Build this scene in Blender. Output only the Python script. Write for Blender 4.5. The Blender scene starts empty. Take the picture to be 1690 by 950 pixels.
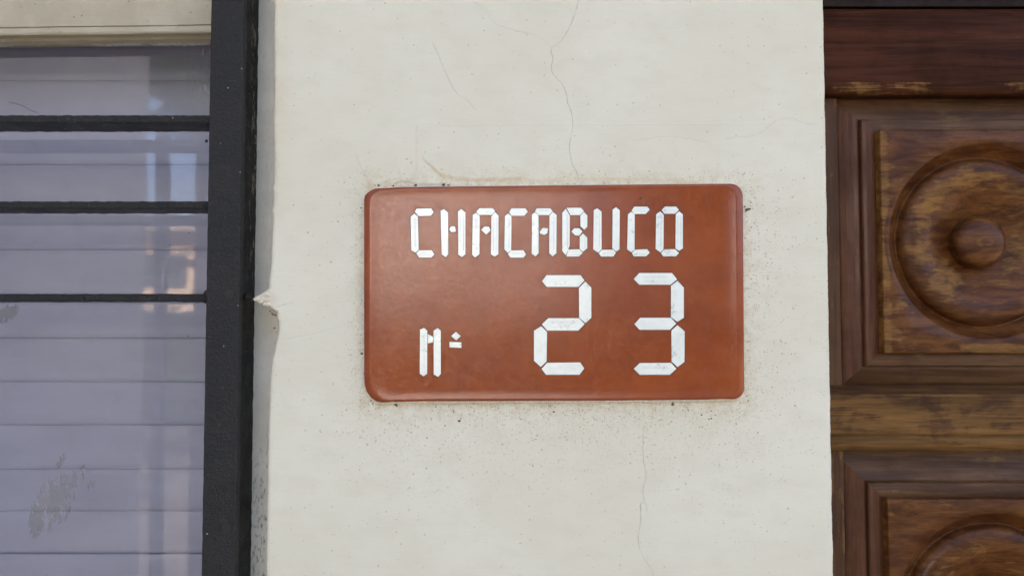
import bpy, math, random
from mathutils import Vector, noise as mnoise

# ------------------------------------------------------------------ camera, sky, sun, exposure
D, F, CZ = 0.60, 1250.0, 1.72            # metres to the wall, focal length in photo pixels, eye height
PITCH = math.atan(0.0424)
sc = bpy.context.scene
C = sc.collection
cam = bpy.data.cameras.new('camera')
cam.sensor_width = 36.0
cam.lens = 36.0 * F / 1690.0
cam.clip_start, cam.clip_end = 0.02, 400.0
cam.dof.use_dof = True
cam.dof.focus_distance = 0.60
cam.dof.aperture_fstop = 8.5
co = bpy.data.objects.new('camera', cam)
co.location = (0, -D, CZ)
co.rotation_euler = (math.pi / 2 + PITCH, 0, 0)
C.objects.link(co)
sc.camera = co

SUN_EL = math.radians(52)
w = bpy.data.worlds.new("World")
sc.world = w
w.use_nodes = True
wn = w.node_tree
wn.nodes.clear()
sky = wn.nodes.new('ShaderNodeTexSky')
sky.sky_type = 'NISHITA'
sky.sun_disc = False
sky.sun_elevation = SUN_EL
sky.sun_rotation = math.radians(0)
sky.air_density = .60
sky.dust_density = 6.0
sky.ozone_density = .3
bg = wn.nodes.new('ShaderNodeBackground')
bg.inputs[1].default_value = 0.15
wo = wn.nodes.new('ShaderNodeOutputWorld')
wn.links.new(sky.outputs[0], bg.inputs[0])
wn.links.new(bg.outputs[0], wo.inputs[0])
sl = bpy.data.lights.new('sun', 'SUN')
sl.energy = 2.8
sl.angle = math.radians(0.5)
sl.color = (1.0, 0.93, 0.84)
so = bpy.data.objects.new('sun', sl)
so.rotation_euler = (-(math.pi / 2 - SUN_EL), 0, 0)      # the sun stands behind the house (+y side)
so.location = (0, 5, 10)
C.objects.link(so)
sc.view_settings.view_transform = 'Standard'
sc.view_settings.look = 'None'
sc.view_settings.gamma = 1
sc.view_settings.exposure = 2.95
sc.cycles.use_denoising = True
sc.cycles.max_bounces = 8
sc.cycles.sample_clamp_indirect = 6.0
random.seed(5)

def P(u, v, y=0.0):
    """the point at depth y whose position in the photograph was measured as (u, v)"""
    a, b = (u - 845.0) / F, (475.0 - v) / F
    cp, sp = math.cos(PITCH), math.sin(PITCH)
    t = (y + D) / (cp - b * sp)
    return Vector((a * t, y, CZ + t * (sp + b * cp)))

# ------------------------------------------------------------------ node helper
class NT:
    def __init__(s, name):
        s.m = bpy.data.materials.new(name)
        s.m.use_nodes = True
        s.t = s.m.node_tree
        s.t.nodes.clear()
        s.o = s.n('ShaderNodeOutputMaterial')
        s._pos = None
        s._obj = None
    def n(s, typ, **k):
        nd = s.t.nodes.new(typ)
        for a, b in k.items():
            setattr(nd, a, b)
        return nd
    def put(s, sock, v):
        if v is None:
            return
        if isinstance(v, bpy.types.NodeSocket):
            s.t.links.new(v, sock)
        else:
            if sock.type == 'RGBA' and not isinstance(v, (int, float)) and len(v) == 3:
                v = (*v, 1)
            sock.default_value = v
    def pos(s):
        if not s._pos:
            s._pos = s.n('ShaderNodeNewGeometry').outputs['Position']
        return s._pos
    def obj(s):
        if not s._obj:
            s._obj = s.n('ShaderNodeTexCoord').outputs['Object']
        return s._obj
    def xyz(s, v):
        nd = s.n('ShaderNodeSeparateXYZ')
        s.put(nd.inputs[0], v)
        return nd.outputs
    def m_(s, op, a, b=None, c=None, clamp=False):
        nd = s.n('ShaderNodeMath', operation=op)
        nd.use_clamp = clamp
        s.put(nd.inputs[0], a)
        s.put(nd.inputs[1], b)
        s.put(nd.inputs[2], c)
        return nd.outputs[0]
    def add(s, a, b): return s.m_('ADD', a, b)
    def sub(s, a, b): return s.m_('SUBTRACT', a, b)
    def mul(s, a, b): return s.m_('MULTIPLY', a, b)
    def mx(s, a, b): return s.m_('MAXIMUM', a, b)
    def step(s, x, lo, hi, a=0.0, b=1.0):
        nd = s.n('ShaderNodeMapRange', interpolation_type='SMOOTHSTEP')
        for i, v in enumerate((x, lo, hi, a, b)):
            s.put(nd.inputs[i], v)
        return nd.outputs[0]
    def scale(s, v, k, off=(0, 0, 0)):
        nd = s.n('ShaderNodeMapping')
        s.put(nd.inputs[0], v)
        nd.inputs['Scale'].default_value = k
        nd.inputs['Location'].default_value = off
        return nd.outputs[0]
    def noise(s, v, sc_=1.0, det=3.0, rough=0.55, dist=0.0):
        nd = s.n('ShaderNodeTexNoise')
        s.put(nd.inputs['Vector'], v)
        nd.inputs['Scale'].default_value = sc_
        nd.inputs['Detail'].default_value = det
        nd.inputs['Roughness'].default_value = rough
        nd.inputs['Distortion'].default_value = dist
        return nd.outputs[0]
    def voro(s, v, sc_):
        nd = s.n('ShaderNodeTexVoronoi')
        s.put(nd.inputs['Vector'], v)
        nd.inputs['Scale'].default_value = sc_
        return nd.outputs
    def mix(s, f, a, b):
        nd = s.n('ShaderNodeMix', data_type='RGBA')
        s.put(nd.inputs[0], f)
        s.put(nd.inputs[6], a)
        s.put(nd.inputs[7], b)
        return nd.outputs[2]
    def bump(s, h, strength=1.0, dist=0.001, normal=None):
        nd = s.n('ShaderNodeBump')
        nd.inputs['Strength'].default_value = strength
        nd.inputs['Distance'].default_value = dist
        s.put(nd.inputs['Height'], h)
        if normal:
            s.put(nd.inputs['Normal'], normal)
        return nd.outputs[0]
    def bsdf(s, col, rough=0.6, normal=None, **k):
        nd = s.n('ShaderNodeBsdfPrincipled')
        s.put(nd.inputs['Base Color'], col)
        s.put(nd.inputs['Roughness'], rough)
        s.put(nd.inputs['Normal'], normal)
        for a, b in k.items():
            s.put(nd.inputs[a.replace('_', ' ')], b)
        s.t.links.new(nd.outputs[0], s.o.inputs[0])
        return nd
    def path(s, along, across, pts, width, wob, seedv=0.0):
        """mask of a thin line across = f(along) through measured points: a crack, a seam or a ridge"""
        pts = sorted(pts)
        a0, a1 = pts[0][0], pts[-1][0]
        lo, hi = min(p[1] for p in pts) - .002, max(p[1] for p in pts) + .002
        t = s.step_lin(along, a0, a1)
        nd = s.n('ShaderNodeFloatCurve')
        cu = nd.mapping.curves[0]
        cu.points[0].location = (0, (pts[0][1] - lo) / (hi - lo))
        cu.points[1].location = (1, (pts[-1][1] - lo) / (hi - lo))
        for p in pts[1:-1]:
            cu.points.new((p[0] - a0) / (a1 - a0), (p[1] - lo) / (hi - lo))
        nd.mapping.update()
        s.put(nd.inputs['Value'], t)
        c = s.m_('MULTIPLY_ADD', nd.outputs[0], hi - lo, lo)
        c = s.add(c, wob)
        d = s.m_('ABSOLUTE', s.sub(across, c))
        k = s.step(d, width * .35, width, 1.0, 0.0)
        e = 0.004
        k = s.mul(k, s.mul(s.step(along, a0, a0 + e), s.step(along, a1 - e, a1, 1.0, 0.0)))
        return k
    def step_lin(s, x, lo, hi):
        nd = s.n('ShaderNodeMapRange')
        s.put(nd.inputs[0], x)
        nd.inputs[1].default_value = lo
        nd.inputs[2].default_value = hi
        return nd.outputs[0]

def plain(name, col, rough=0.6, **k):
    g = NT(name)
    g.bsdf(col, rough, **k)
    return g.m

# ------------------------------------------------------------------ materials
def vx(pts, swap=False):
    """photo points on the wall -> (z, x) pairs, or (x, z) when swapped"""
    out = []
    for u, v in pts:
        p = P(u, v)
        out.append((p.x, p.z) if swap else (p.z, p.x))
    return out

PL, PR = P(601, 475).x, P(1226, 475).x
PT, PB = P(845, 306).z, P(845, 662).z

def wall_material():
    g = NT('cream_wall_paint')
    p = g.pos()
    X, Y, Z = g.xyz(p)
    wob = g.mul(g.sub(g.noise(p, 260, 4, .6), .5), .0022)
    wob2 = g.mul(g.sub(g.noise(p, 90, 3, .6), .5), .004)
    big = g.noise(p, 9, 3, .5)
    mid = g.noise(g.scale(p, (30, 30, 60)), 1, 4, .6)
    brush = g.noise(g.scale(p, (60, 60, 900)), 1, 4, .65)
    fine = g.noise(p, 1500, 3, .6)
    col = g.mix(g.step(big, .38, .62), (.652, .630, .488), (.678, .660, .522))
    col = g.mix(g.mul(g.step(mid, .42, .7), .40), col, (.60, .570, .425))
    col = g.mix(g.mul(g.step(brush, .45, .7), .13), col, (.53, .505, .39))
    # warm yellowed area near the weld and the left edge
    dxl = g.step(X, P(445, 0).x, P(500, 0).x, 1, 0)
    wz = g.mul(g.step(Z, P(0, 640).z, P(0, 520).z), g.step(Z, P(0, 300).z, P(0, 430).z, 1, 0))
    warm = g.mul(g.mul(dxl, wz), g.step(mid, .3, .7, .35, 1))
    col = g.mix(g.mul(warm, .55), col, (.60, .50, .36))
    wc = P(432, 494)
    bd = g.m_('SQRT', g.add(g.m_('POWER', g.m_('DIVIDE', g.sub(X, wc.x), .013), 2), g.m_('POWER', g.m_('DIVIDE', g.sub(Z, wc.z), .009), 2)))
    bm = g.mul(g.step(bd, .5, 1.3, 1, 0), g.step(g.noise(p, 420, 4, .7), .35, .62, .35, 1))
    col = g.mix(g.mul(bm, .5), col, (.56, .44, .32))
    tip = g.mul(g.step(X, P(424, 0).x, P(416, 0).x), .7)
    col = g.mix(g.mul(tip, g.step(g.noise(p, 600, 3), .35, .6)), col, (.12, .07, .04))
    # distance from the plaque, stretched by how far the dirt has spread on each side
    def far(wr, wl, wb, wt):
        a = g.add(g.m_('DIVIDE', g.mx(g.sub(X, PR), 0), wr), g.m_('DIVIDE', g.mx(g.sub(PL, X), 0), wl))
        b = g.add(g.m_('DIVIDE', g.mx(g.sub(PB, Z), 0), wb), g.m_('DIVIDE', g.mx(g.sub(Z, PT), 0), wt))
        return g.m_('SQRT', g.add(g.mul(a, a), g.mul(b, b)))
    dn = far(.020, .008, .026, .006)
    spread = g.m_('EXPONENT', g.mul(dn, -1.0))
    close = g.m_('EXPONENT', g.mul(far(.006, .004, .009, .008), -1.0))
    patch = g.step(g.noise(p, 120, 4, .65), .40, .66)
    col = g.mix(g.mul(g.mul(close, patch), .75), col, (.54, .42, .26))
    col = g.mix(g.mul(g.mul(spread, patch), .22), col, (.54, .46, .32))
    # splatter: small specks whose number falls off away from the plaque
    specks = None
    for sc_, r0, dens, c2, amt in ((520, .32, .62, (.30, .23, .13), .62), (300, .26, .45, (.36, .25, .12), .65), (210, .15, .30, (.16, .12, .08), .75), (1000, .40, .75, (.38, .29, .16), .55)):
        q = g.n('ShaderNodeVectorMath', operation='ADD')
        nv = g.n('ShaderNodeTexNoise')
        nv.inputs['Scale'].default_value = 900
        g.put(nv.inputs['Vector'], p)
        sc2 = g.n('ShaderNodeVectorMath', operation='SCALE')
        g.put(sc2.inputs[0], nv.outputs['Color'])
        sc2.inputs['Scale'].default_value = .0009
        g.put(q.inputs[0], p)
        g.put(q.inputs[1], sc2.outputs[0])
        q = q.outputs[0]
        # flatten to the wall plane so that every speck is a disc
        cx = g.n('ShaderNodeCombineXYZ')
        qx = g.xyz(q)
        g.put(cx.inputs[0], qx[0])
        g.put(cx.inputs[1], qx[2])
        vo = g.n('ShaderNodeTexVoronoi')
        vo.voronoi_dimensions = '2D'
        vo.inputs['Scale'].default_value = sc_
        g.put(vo.inputs['Vector'], cx.outputs[0])
        rc = g.xyz(vo.outputs['Color'])
        thr = g.mul(g.mul(spread, dens), g.step(g.noise(p, 70, 2), .3, .62, .25, 1))
        on = g.m_('LESS_THAN', rc[0], thr)
        rr = g.m_('MULTIPLY_ADD', rc[1], r0, r0 * .35)
        k = g.mul(on, g.step(vo.outputs['Distance'], g.mul(rr, .5), rr, 1, 0))
        k = g.mul(k, g.mul(g.m_('MULTIPLY_ADD', rc[2], .7, .3), amt))
        col = g.mix(k, col, c2)
        specks = k if specks is None else g.mx(specks, k)
    # a few lone specks all over the wall
    cx = g.n('ShaderNodeCombineXYZ')
    g.put(cx.inputs[0], X)
    g.put(cx.inputs[1], Z)
    for sc_, r0, th, amt in ((85, .055, .30, .55), (170, .085, .10, .5)):
        vo = g.n('ShaderNodeTexVoronoi')
        vo.voronoi_dimensions = '2D'
        vo.inputs['Scale'].default_value = sc_
        g.put(vo.inputs['Vector'], cx.outputs[0])
        rc = g.xyz(vo.outputs['Color'])
        rr = g.m_('MULTIPLY_ADD', rc[1], r0, .02)
        k = g.mul(g.m_('LESS_THAN', rc[0], th), g.step(vo.outputs['Distance'], g.mul(rr, .4), rr, 1, 0))
        col = g.mix(g.mul(k, amt), col, (.22, .19, .15))
    # cracks, measured on the wall
    cr = []
    def crack(pts, wid, amt, swap=False, wb=wob):
        a, b = (X, Z) if swap else (Z, X)
        k = g.path(a, b, vx(pts, swap), wid * .85, wb)
        k = g.mul(k, g.step(g.noise(p, 140, 3, .6), .30, .60, .22, .80))
        cr.append((k, amt))
    crack([(957, -8), (948, 25), (935, 55), (918, 75), (909, 82), (912, 98), (910, 112), (918, 128), (932, 148), (937, 170), (945, 200), (940, 245), (943, 265), (952, 285), (956, 303)], .00062, .62)
    crack([(778, 2), (800, 15), (815, 38), (840, 48), (880, 58), (905, 72)], .0006, .22, True)
    crack([(712, 68), (722, 88), (735, 120), (757, 158), (773, 168), (785, 184)], .0007, .38)
    crack([(1063, 700), (1061, 720), (1062, 760), (1066, 785), (1061, 805), (1062, 822), (1057, 834), (1057, 860), (1053, 890), (1060, 915), (1075, 940), (1082, 960)], .00060, .55)
    crack([(1062, 820), (1066, 832), (1068, 848)], .0006, .5)
    crack([(1057, 826), (1057.5, 845), (1057, 862)], .0009, .6)
    crack([(1190, 231), (1215, 227), (1240, 225), (1265, 212), (1285, 198), (1300, 195), (1330, 204), (1352, 207)], .0005, .34, True)
    crack([(1040, 233), (1062, 231), (1090, 226), (1150, 232), (1176, 240)], .0005, .22, True)
    crack([(440, 503), (455, 506), (468, 503), (486, 498)], .0006, .45, True)
    crack([(470, 560), (540, 545), (580, 530)], .0006, .16, True)
    ck = None
    for k, amt in cr:
        col = g.mix(g.mul(k, amt * .8), col, (.21, .19, .15))
        ck = k if ck is None else g.mx(ck, k)
    # rusty drip and water lines above the plaque
    for pts, wid, amt, sw, cc in (
            ([(694, 255), (705, 268), (718, 280), (735, 291), (800, 297), (870, 293)], .0022, .60, True, (.50, .38, .20)),
            ([(720, 286), (760, 297), (860, 299), (960, 296), (1060, 297), (1150, 299)], .0026, .42, True, (.56, .45, .25)),
            ([(690, 200), (688, 240), (689, 286)], .0016, .24, False, (.56, .45, .30)),
            ([(640, 306), (655, 302), (668, 300), (690, 304), (742, 303)], .0014, .6, True, (.34, .27, .17)),
            ([(586, 250), (600, 285), (609, 300), (610, 313)], .0012, .22, False, (.50, .36, .2))):
        a, b = (X, Z) if sw else (Z, X)
        k = g.path(a, b, vx(pts, sw), wid, wob2)
        col = g.mix(g.mul(g.mul(k, g.step(g.noise(p, 200, 3), .3, .6, .3, 1)), amt), col, cc)
    # faint ridge of an old, wider plate's outline
    ridge = g.path(X, Z, vx([(690, 196), (740, 206), (900, 205), (1060, 205), (1300, 204)], True), .0011, wob2)
    ridge2 = g.path(Z, X, vx([(690, 200), (688, 240), (689, 290)]), .0016, wob)
    h = g.add(g.mul(brush, .10), g.mul(fine, .03))
    h = g.add(h, g.mul(mid, .18))
    h = g.add(h, g.mul(g.add(ridge, g.mul(ridge2, .6)), .18))
    h = g.sub(h, g.mul(ck, .55))
    h = g.add(h, g.mul(specks, .25))
    g.bsdf(col, g.step(fine, .3, .7, .55, .68), g.bump(h, .45, .0010), Specular_IOR_Level=.35)
    return g.m

def glaze_material():
    g = NT('terracotta_glaze')
    p = g.obj()
    X, Y, Z = g.xyz(p)
    a = g.noise(p, 22, 4, .6)
    b = g.noise(p, 260, 4, .6)
    c = g.noise(p, 1400, 3, .6)
    col = g.mix(g.step(a, .3, .7), (.218, .040, .0080), (.275, .056, .0105))
    col = g.mix(g.mul(g.step(b, .45, .75), .16), col, (.31, .066, .018))
    col = g.mix(g.mul(g.step(c, .5, .8), .12), col, (.15, .022, .006))
    # dust lying thin on the upper part and lone light scratches
    dust = g.mul(g.step(g.noise(p, 70, 5, .7), .35, .75), .04)
    col = g.mix(dust, col, (.42, .26, .20))
    vo = g.voro(p, 130)
    rc = g.xyz(vo['Color'])
    pit = g.mul(g.m_('LESS_THAN', rc[0], .06), g.step(vo['Distance'], .02, .07, 1, 0))
    col = g.mix(g.mul(pit, .22), col, (.50, .25, .17))
    peel = g.noise(g.scale(p, (1, 1, 1)), 240, 3, .55)
    peel2 = g.noise(p, 45, 2, .5)
    h = g.add(g.mul(peel, .45), g.add(g.mul(c, .18), g.mul(peel2, .7)))
    g.bsdf(col, g.step(b, .3, .7, .13, .24), g.bump(h, .34, .00042), Specular_IOR_Level=.46, Coat_Weight=.0, Coat_Roughness=.22)
    return g.m

def stroke_material():
    g = NT('white_inlay')
    p = g.obj()
    a = g.noise(p, 120, 4, .6)
    b = g.noise(p, 900, 3, .6)
    col = g.mix(g.step(a, .35, .7), (.69, .73, .66), (.77, .80, .73))
    col = g.mix(g.mul(g.step(b, .55, .8), .35), col, (.58, .60, .59))
    vo = g.voro(p, 320)
    rc = g.xyz(vo['Color'])
    k = g.mul(g.m_('LESS_THAN', rc[0], .10), g.step(vo['Distance'], .05, .14, 1, 0))
    col = g.mix(g.mul(k, .6), col, (.34, .33, .30))
    g.bsdf(col, g.step(a, .3, .7, .26, .42), g.bump(g.add(a, g.mul(b, .3)), .45, .0006), Specular_IOR_Level=.6, Metallic=.2)
    return g.m

def iron_material(name, side=False):
    g = NT(name)
    p = g.pos()
    X, Y, Z = g.xyz(p)
    a = g.noise(p, 40, 4, .6)
    b = g.noise(g.scale(p, (700, 700, 260)), 1, 4, .65)
    col = g.mix(g.step(a, .35, .7), (.0120, .0118, .0105), (.0195, .0185, .0160))
    col = g.mix(g.mul(g.step(b, .55, .8), .55), col, (.045, .044, .041))
    pit = g.noise(p, 420, 4, .7)
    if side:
        col = g.mix(g.step(pit, .3, .7), (.004, .0035, .003), (.010, .008, .006))  # side of the post: its shade is put into a near-black colour
    col = g.mix(g.step(g.noise(p, 75, 4, .7), .60, .70, 0, .55), col, (.050, .032, .020))
    scf = g.noise(g.scale(p, (130, 500, 500)), 1, 5, .75)
    col = g.mix(g.step(scf, .60, .68, 0, .5), col, (.085, .080, .070))
    # chips and plaster splashes along the back edge of the post
    edge = g.step(Y, .012, .030)
    n1 = g.noise(g.scale(p, (160, 160, 70)), 1, 5, .7)
    ch = g.mul(edge, g.step(n1, *((.54, .60) if side else (.60, .66))))
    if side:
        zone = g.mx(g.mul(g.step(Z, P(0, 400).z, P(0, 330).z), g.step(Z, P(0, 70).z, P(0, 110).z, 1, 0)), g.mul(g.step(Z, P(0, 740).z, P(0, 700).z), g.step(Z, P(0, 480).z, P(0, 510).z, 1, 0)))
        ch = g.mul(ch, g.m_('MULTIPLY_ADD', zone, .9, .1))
    col = g.mix(g.mul(ch, .75), col, (.34, .29, .20))
    vo = g.voro(p, 190)
    rc = g.xyz(vo['Color'])
    k = g.mul(g.m_('LESS_THAN', rc[0], .06), g.step(vo['Distance'], .06, .13, 1, 0))
    col = g.mix(k, col, (.42, .40, .33))
    g.bsdf(col, g.step(a, .3, .7, .42, .56), g.bump(g.add(g.mul(b, .5), g.mul(pit, 1.3)), .9, .0014), Specular_IOR_Level=.2 if side else .38)
    return g.m

def cream_wood_material():
    g = NT('old_cream_paint')
    p = g.pos()
    a = g.noise(p, 35, 4, .6)
    st = g.noise(g.scale(p, (60, 300, 900)), 1, 4, .65)
    col = g.mix(g.step(a, .35, .7), (.41, .365, .245), (.47, .425, .295))
    col = g.mix(g.mul(g.step(st, .5, .75), .35), col, (.34, .29, .19))
    n2 = g.noise(g.scale(p, (150, 300, 380)), 1, 4, .65)
    col = g.mix(g.step(n2, .63, .72, 0, .6), col, (.21, .14, .08))
    vo = g.voro(p, 150)
    rc = g.xyz(vo['Color'])
    k = g.mul(g.m_('LESS_THAN', rc[0], .30), g.step(vo['Distance'], .06, .17, 1, 0))
    col = g.mix(g.mul(k, .7), col, (.15, .11, .07))
    g.bsdf(col, .5, g.bump(g.add(st, g.mul(n2, .7)), .5, .0006))
    return g.m

def jamb_material():
    g = NT('grey_white_jamb_paint')
    p = g.pos()
    X, Y, Z = g.xyz(p)
    a = g.noise(p, 40, 4, .6)
    col = g.mix(g.step(a, .35, .7), (.59, .58, .50), (.66, .65, .57))
    m = g.noise(g.scale(p, (420, 420, 170)), 1, 4, .65)
    low = g.step(Z, P(0, 700, 0).z, P(0, 820, 0).z)
    col = g.mix(g.mul(g.step(m, .52, .66), g.m_('MULTIPLY_ADD', low, .65, .12)), col, (.16, .165, .155))
    col = g.mix(g.step(g.noise(p, 160, 4, .7), .60, .70, 0, .35), col, (.38, .36, .30))
    g.bsdf(col, .5, g.bump(m, .35, .0006))
    return g.m

def wood_material(name, axis, dark, light, gold, wear, seed, rough=.42, zwear=None, world=True, spec=.20):
    """varnished wood: grain along axis, gold bare wood where the varnish has worn off"""
    g = NT(name)
    p = g.scale(g.pos() if world else g.obj(), (1, 1, 1), (seed * 1.37, seed * .71, seed * 2.13))
    k = {'x': (7, 90, 130), 'z': (130, 90, 7), 'r': (22, 60, 110)}[axis]
    gr = g.noise(g.scale(p, k), 1, 5, .62, .6)
    gf = g.noise(g.scale(p, tuple(q * 6 for q in k)), 1, 3, .6)
    blot = g.noise(p, 26, 4, .6)
    col = g.mix(g.step(gr, .32, .68), dark, light)
    col = g.mix(g.mul(g.step(gf, .48, .75), .45), col, tuple(c * .55 for c in dark))
    col = g.mix(g.step(blot, .45, .7, 0, .45), col, tuple(c * .65 for c in dark))
    kk = tuple(q * 2.2 for q in k) if axis != 'r' else (30, 60, 150)
    n1 = g.noise(g.scale(p, kk), 1, 6, .72)
    n2 = g.noise(p, 19 if axis != 'r' else 14, 4, .65, .4)
    wv = g.add(g.mul(n1, .5), g.mul(n2, .62))
    if axis == 'r':
        oX, oY, oZ = g.xyz(g.obj())
        foot = g.mul(g.step(oZ, -.0845, -.0875), g.step(oX, -.030, -.022))
        left = g.step(oX, -.0800, -.0850)
        rad = g.m_('SQRT', g.add(g.mul(oX, oX), g.mul(oZ, oZ)))
        bowl = g.mul(g.step(rad, .025, .036), g.step(rad, .056, .066, 1, 0))
        rim = g.mul(g.step(rad, .066, .070), g.step(rad, .086, .088, 1, 0))
        wv = g.add(wv, g.mul(g.step(rad, .005, .012, 1, 0), .12))  # boss centre: its highlight put into the colour as extra wear
        wv = g.add(wv, g.add(g.add(g.mul(foot, .16), g.mul(left, .06)), g.sub(g.mul(bowl, .07), g.mul(rim, .10))))
    if zwear:
        Z = g.xyz(g.pos())[2]
        for (za, zb, am) in zwear:
            band = g.mul(g.step(Z, za - .003, za + .001), g.step(Z, zb - .001, zb + .003, 1, 0))
            wv = g.add(wv, g.mul(band, am))
    wm = g.step(wv, wear, wear + .09)
    gcol = g.mix(g.step(gr, .35, .65), tuple(c * .55 for c in gold), gold)
    col = g.mix(g.mul(wm, g.step(gf, .25, .6, .45, .95)), col, gcol)
    # thin pale scuffs
    sc_ = g.noise(g.scale(p, (60, 500, 700) if axis != 'z' else (700, 500, 60)), 1, 3, .7)
    col = g.mix(g.step(sc_, .70, .76, 0, .30), col, tuple(min(1, c * 1.5 + .04) for c in gold))
    h = g.add(g.mul(gr, .5), g.add(g.mul(gf, .25), g.mul(wm, -.25)))
    g.bsdf(col, g.m_('MULTIPLY_ADD', wm, .18, g.step(blot, .3, .7, rough + .02, rough + .2)), g.bump(h, .45, .0008), Specular_IOR_Level=spec)
    return g.m

def slat_material():
    g = NT('lilac_slat_paint')
    p = g.pos()
    a = g.noise(g.scale(p, (10, 10, 40)), 1, 3, .5)
    b = g.noise(g.scale(p, (40, 40, 500)), 1, 3, .6)
    col = g.mix(g.step(a, .3, .7), (.37, .37, .475), (.41, .415, .52))
    col = g.mix(g.mul(g.step(b, .5, .8), .15), col, (.32, .31, .38))
    g.bsdf(col, .5, g.bump(b, .15, .0004))
    return g.m

def glass_material():
    g = NT('window_glass')
    p = g.pos()
    X, Y, Z = g.xyz(p)
    nrm = g.bump(g.noise(p, 14, 2, .4), .05, .002)
    gl = g.n('ShaderNodeBsdfGlossy')
    gl.inputs['Roughness'].default_value = .032
    gl.inputs['Color'].default_value = (1, 1, 1, 1)
    g.put(gl.inputs['Normal'], nrm)
    tr = g.n('ShaderNodeBsdfTransparent')
    tr.inputs[0].default_value = (.93, .95, .96, 1)
    fr = g.n('ShaderNodeFresnel')
    fr.inputs[0].default_value = 1.52
    fac = g.m_('MULTIPLY', fr.outputs[0], 1.7, clamp=True)
    mx = g.n('ShaderNodeMixShader')
    g.put(mx.inputs[0], fac)
    g.put(mx.inputs[1], tr.outputs[0])
    g.put(mx.inputs[2], gl.outputs[0])
    # dried smears and dust on the pane
    df = g.n('ShaderNodeBsdfDiffuse')
    sm = None
    wn_ = g.noise(g.scale(p, (210, 210, 90)), 1, 4, .65, .8)
    for (u, v, ru, rv, rot, th) in ((88, 828, 34, 52, 25, .45), (118, 800, 14, 40, 30, .46), (62, 850, 15, 40, 10, .40), (8, 518, 26, 14, -30, .40), (150, 800, 8, 10, 0, .44), (100, 760, 6, 16, 30, .45)):
        c = P(u, v, .06)
        s_ = .66 / F
        dx, dz = g.sub(X, c.x), g.sub(Z, c.z)
        ca, sa = math.cos(math.radians(rot)), math.sin(math.radians(rot))
        e1 = g.m_('DIVIDE', g.add(g.mul(dx, ca), g.mul(dz, -sa)), ru * s_)
        e2 = g.m_('DIVIDE', g.add(g.mul(dx, sa), g.mul(dz, ca)), rv * s_)
        r = g.m_('SQRT', g.add(g.mul(e1, e1), g.mul(e2, e2)))
        k = g.step(g.sub(wn_, g.mul(r, .14)), th - .08, th + .04 - .08)
        k = g.mul(k, g.step(r, .8, 1.05, 1, 0))
        sm = k if sm is None else g.mx(sm, k)
    wob = g.mul(g.sub(g.noise(p, 200, 3), .5), .0015)
    scr = g.path(X, Z, [((P(u, v, .06)).x, (P(u, v, .06)).z) for u, v in ((10, 168), (35, 174), (48, 181), (66, 188))], .0007, wob)
    dust = g.mul(g.step(g.noise(p, 60, 5, .7), .45, .8), .05)
    vo = g.voro(p, 60)
    rc = g.xyz(vo['Color'])
    dots = g.mul(g.m_('LESS_THAN', rc[0], .12), g.step(vo['Distance'], .025, .05, 1, 0))
    # wiped paint and putty near the top edge, right corner
    top = g.step(Z, P(0, 80, .06).z, P(0, 66, .06).z)
    rgt = g.step(X, P(120, 0, .06).x, P(330, 0, .06).x)
    pt = g.mul(g.mul(top, g.m_('MULTIPLY_ADD', rgt, .8, .15)), g.step(g.noise(g.scale(p, (60, 60, 320)), 1, 4, .7), .52, .60))
    corner = g.mul(g.step(X, P(296, 0, .06).x, P(345, 0, .06).x), g.step(Z, P(0, 185, .06).z, P(0, 140, .06).z))
    corner = g.mul(corner, g.step(g.noise(g.scale(p, (320, 320, 90)), 1, 4, .7), .50, .62))
    f = g.add(g.mul(sm, .50), g.add(g.add(dust, g.mul(scr, .4)), g.add(g.mul(pt, .6), g.mul(corner, .3))))
    f = g.m_('ADD', f, g.mul(dots, .7), clamp=True)
    cc = g.mix(g.mx(scr, dots), (.21, .19, .165), (.10, .10, .10))
    cc = g.mix(g.mx(pt, corner), cc, (.62, .64, .60))
    g.put(df.inputs[0], cc)
    mx2 = g.n('ShaderNodeMixShader')
    g.put(mx2.inputs[0], f)
    g.put(mx2.inputs[1], mx.outputs[0])
    g.put(mx2.inputs[2], df.outputs[0])
    g.t.links.new(mx2.outputs[0], g.o.inputs[0])
    return g.m

def rough_plain(name, c1, c2, sc_=20, rough=.8, bump=.004):
    g = NT(name)
    a = g.noise(g.pos(), sc_, 5, .6)
    g.bsdf(g.mix(g.step(a, .35, .65), c1, c2), rough, g.bump(a, .5, bump))
    return g.m

M = {}
M['wall'] = wall_material()
M['glaze'] = glaze_material()
M['stroke'] = stroke_material()
M['joint'] = plain('dark_joint_glue', (.060, .022, .016), .6)
M['bead'] = rough_plain('cream_adhesive', (.58, .50, .38), (.70, .66, .56), 300, .8, .0004)
M['iron'] = iron_material('black_iron_paint')
M['iron_shade'] = iron_material('shaded_side_iron_paint', True)
M['cream'] = cream_wood_material()
M['jamb'] = jamb_material()
M['slat'] = slat_material()
M['glass'] = glass_material()
M['crumb'] = rough_plain('brown_dirt', (.05, .035, .02), (.16, .11, .06), 600, .9, .0003)
M['groove'] = plain('inlay_scratch', (.36, .37, .36), .7)
M['putty'] = rough_plain('old_putty', (.42, .42, .36), (.60, .61, .56), 250, .8, .0005)
M['render'] = rough_plain('street_wall_render', (.52, .36, .22), (.62, .45, .29), 3)
M['white'] = rough_plain('whitewash', (.72, .69, .66), (.80, .77, .74), 3)
M['side'] = rough_plain('porch_wall_render', (.46, .45, .43), (.54, .53, .50), 4)
M['soffit'] = rough_plain('porch_soffit_paint', (.56, .50, .40), (.64, .58, .47), 5)
M['ground'] = rough_plain('pale_paving', (.150, .125, .095), (.19, .16, .12), 2)
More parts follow.
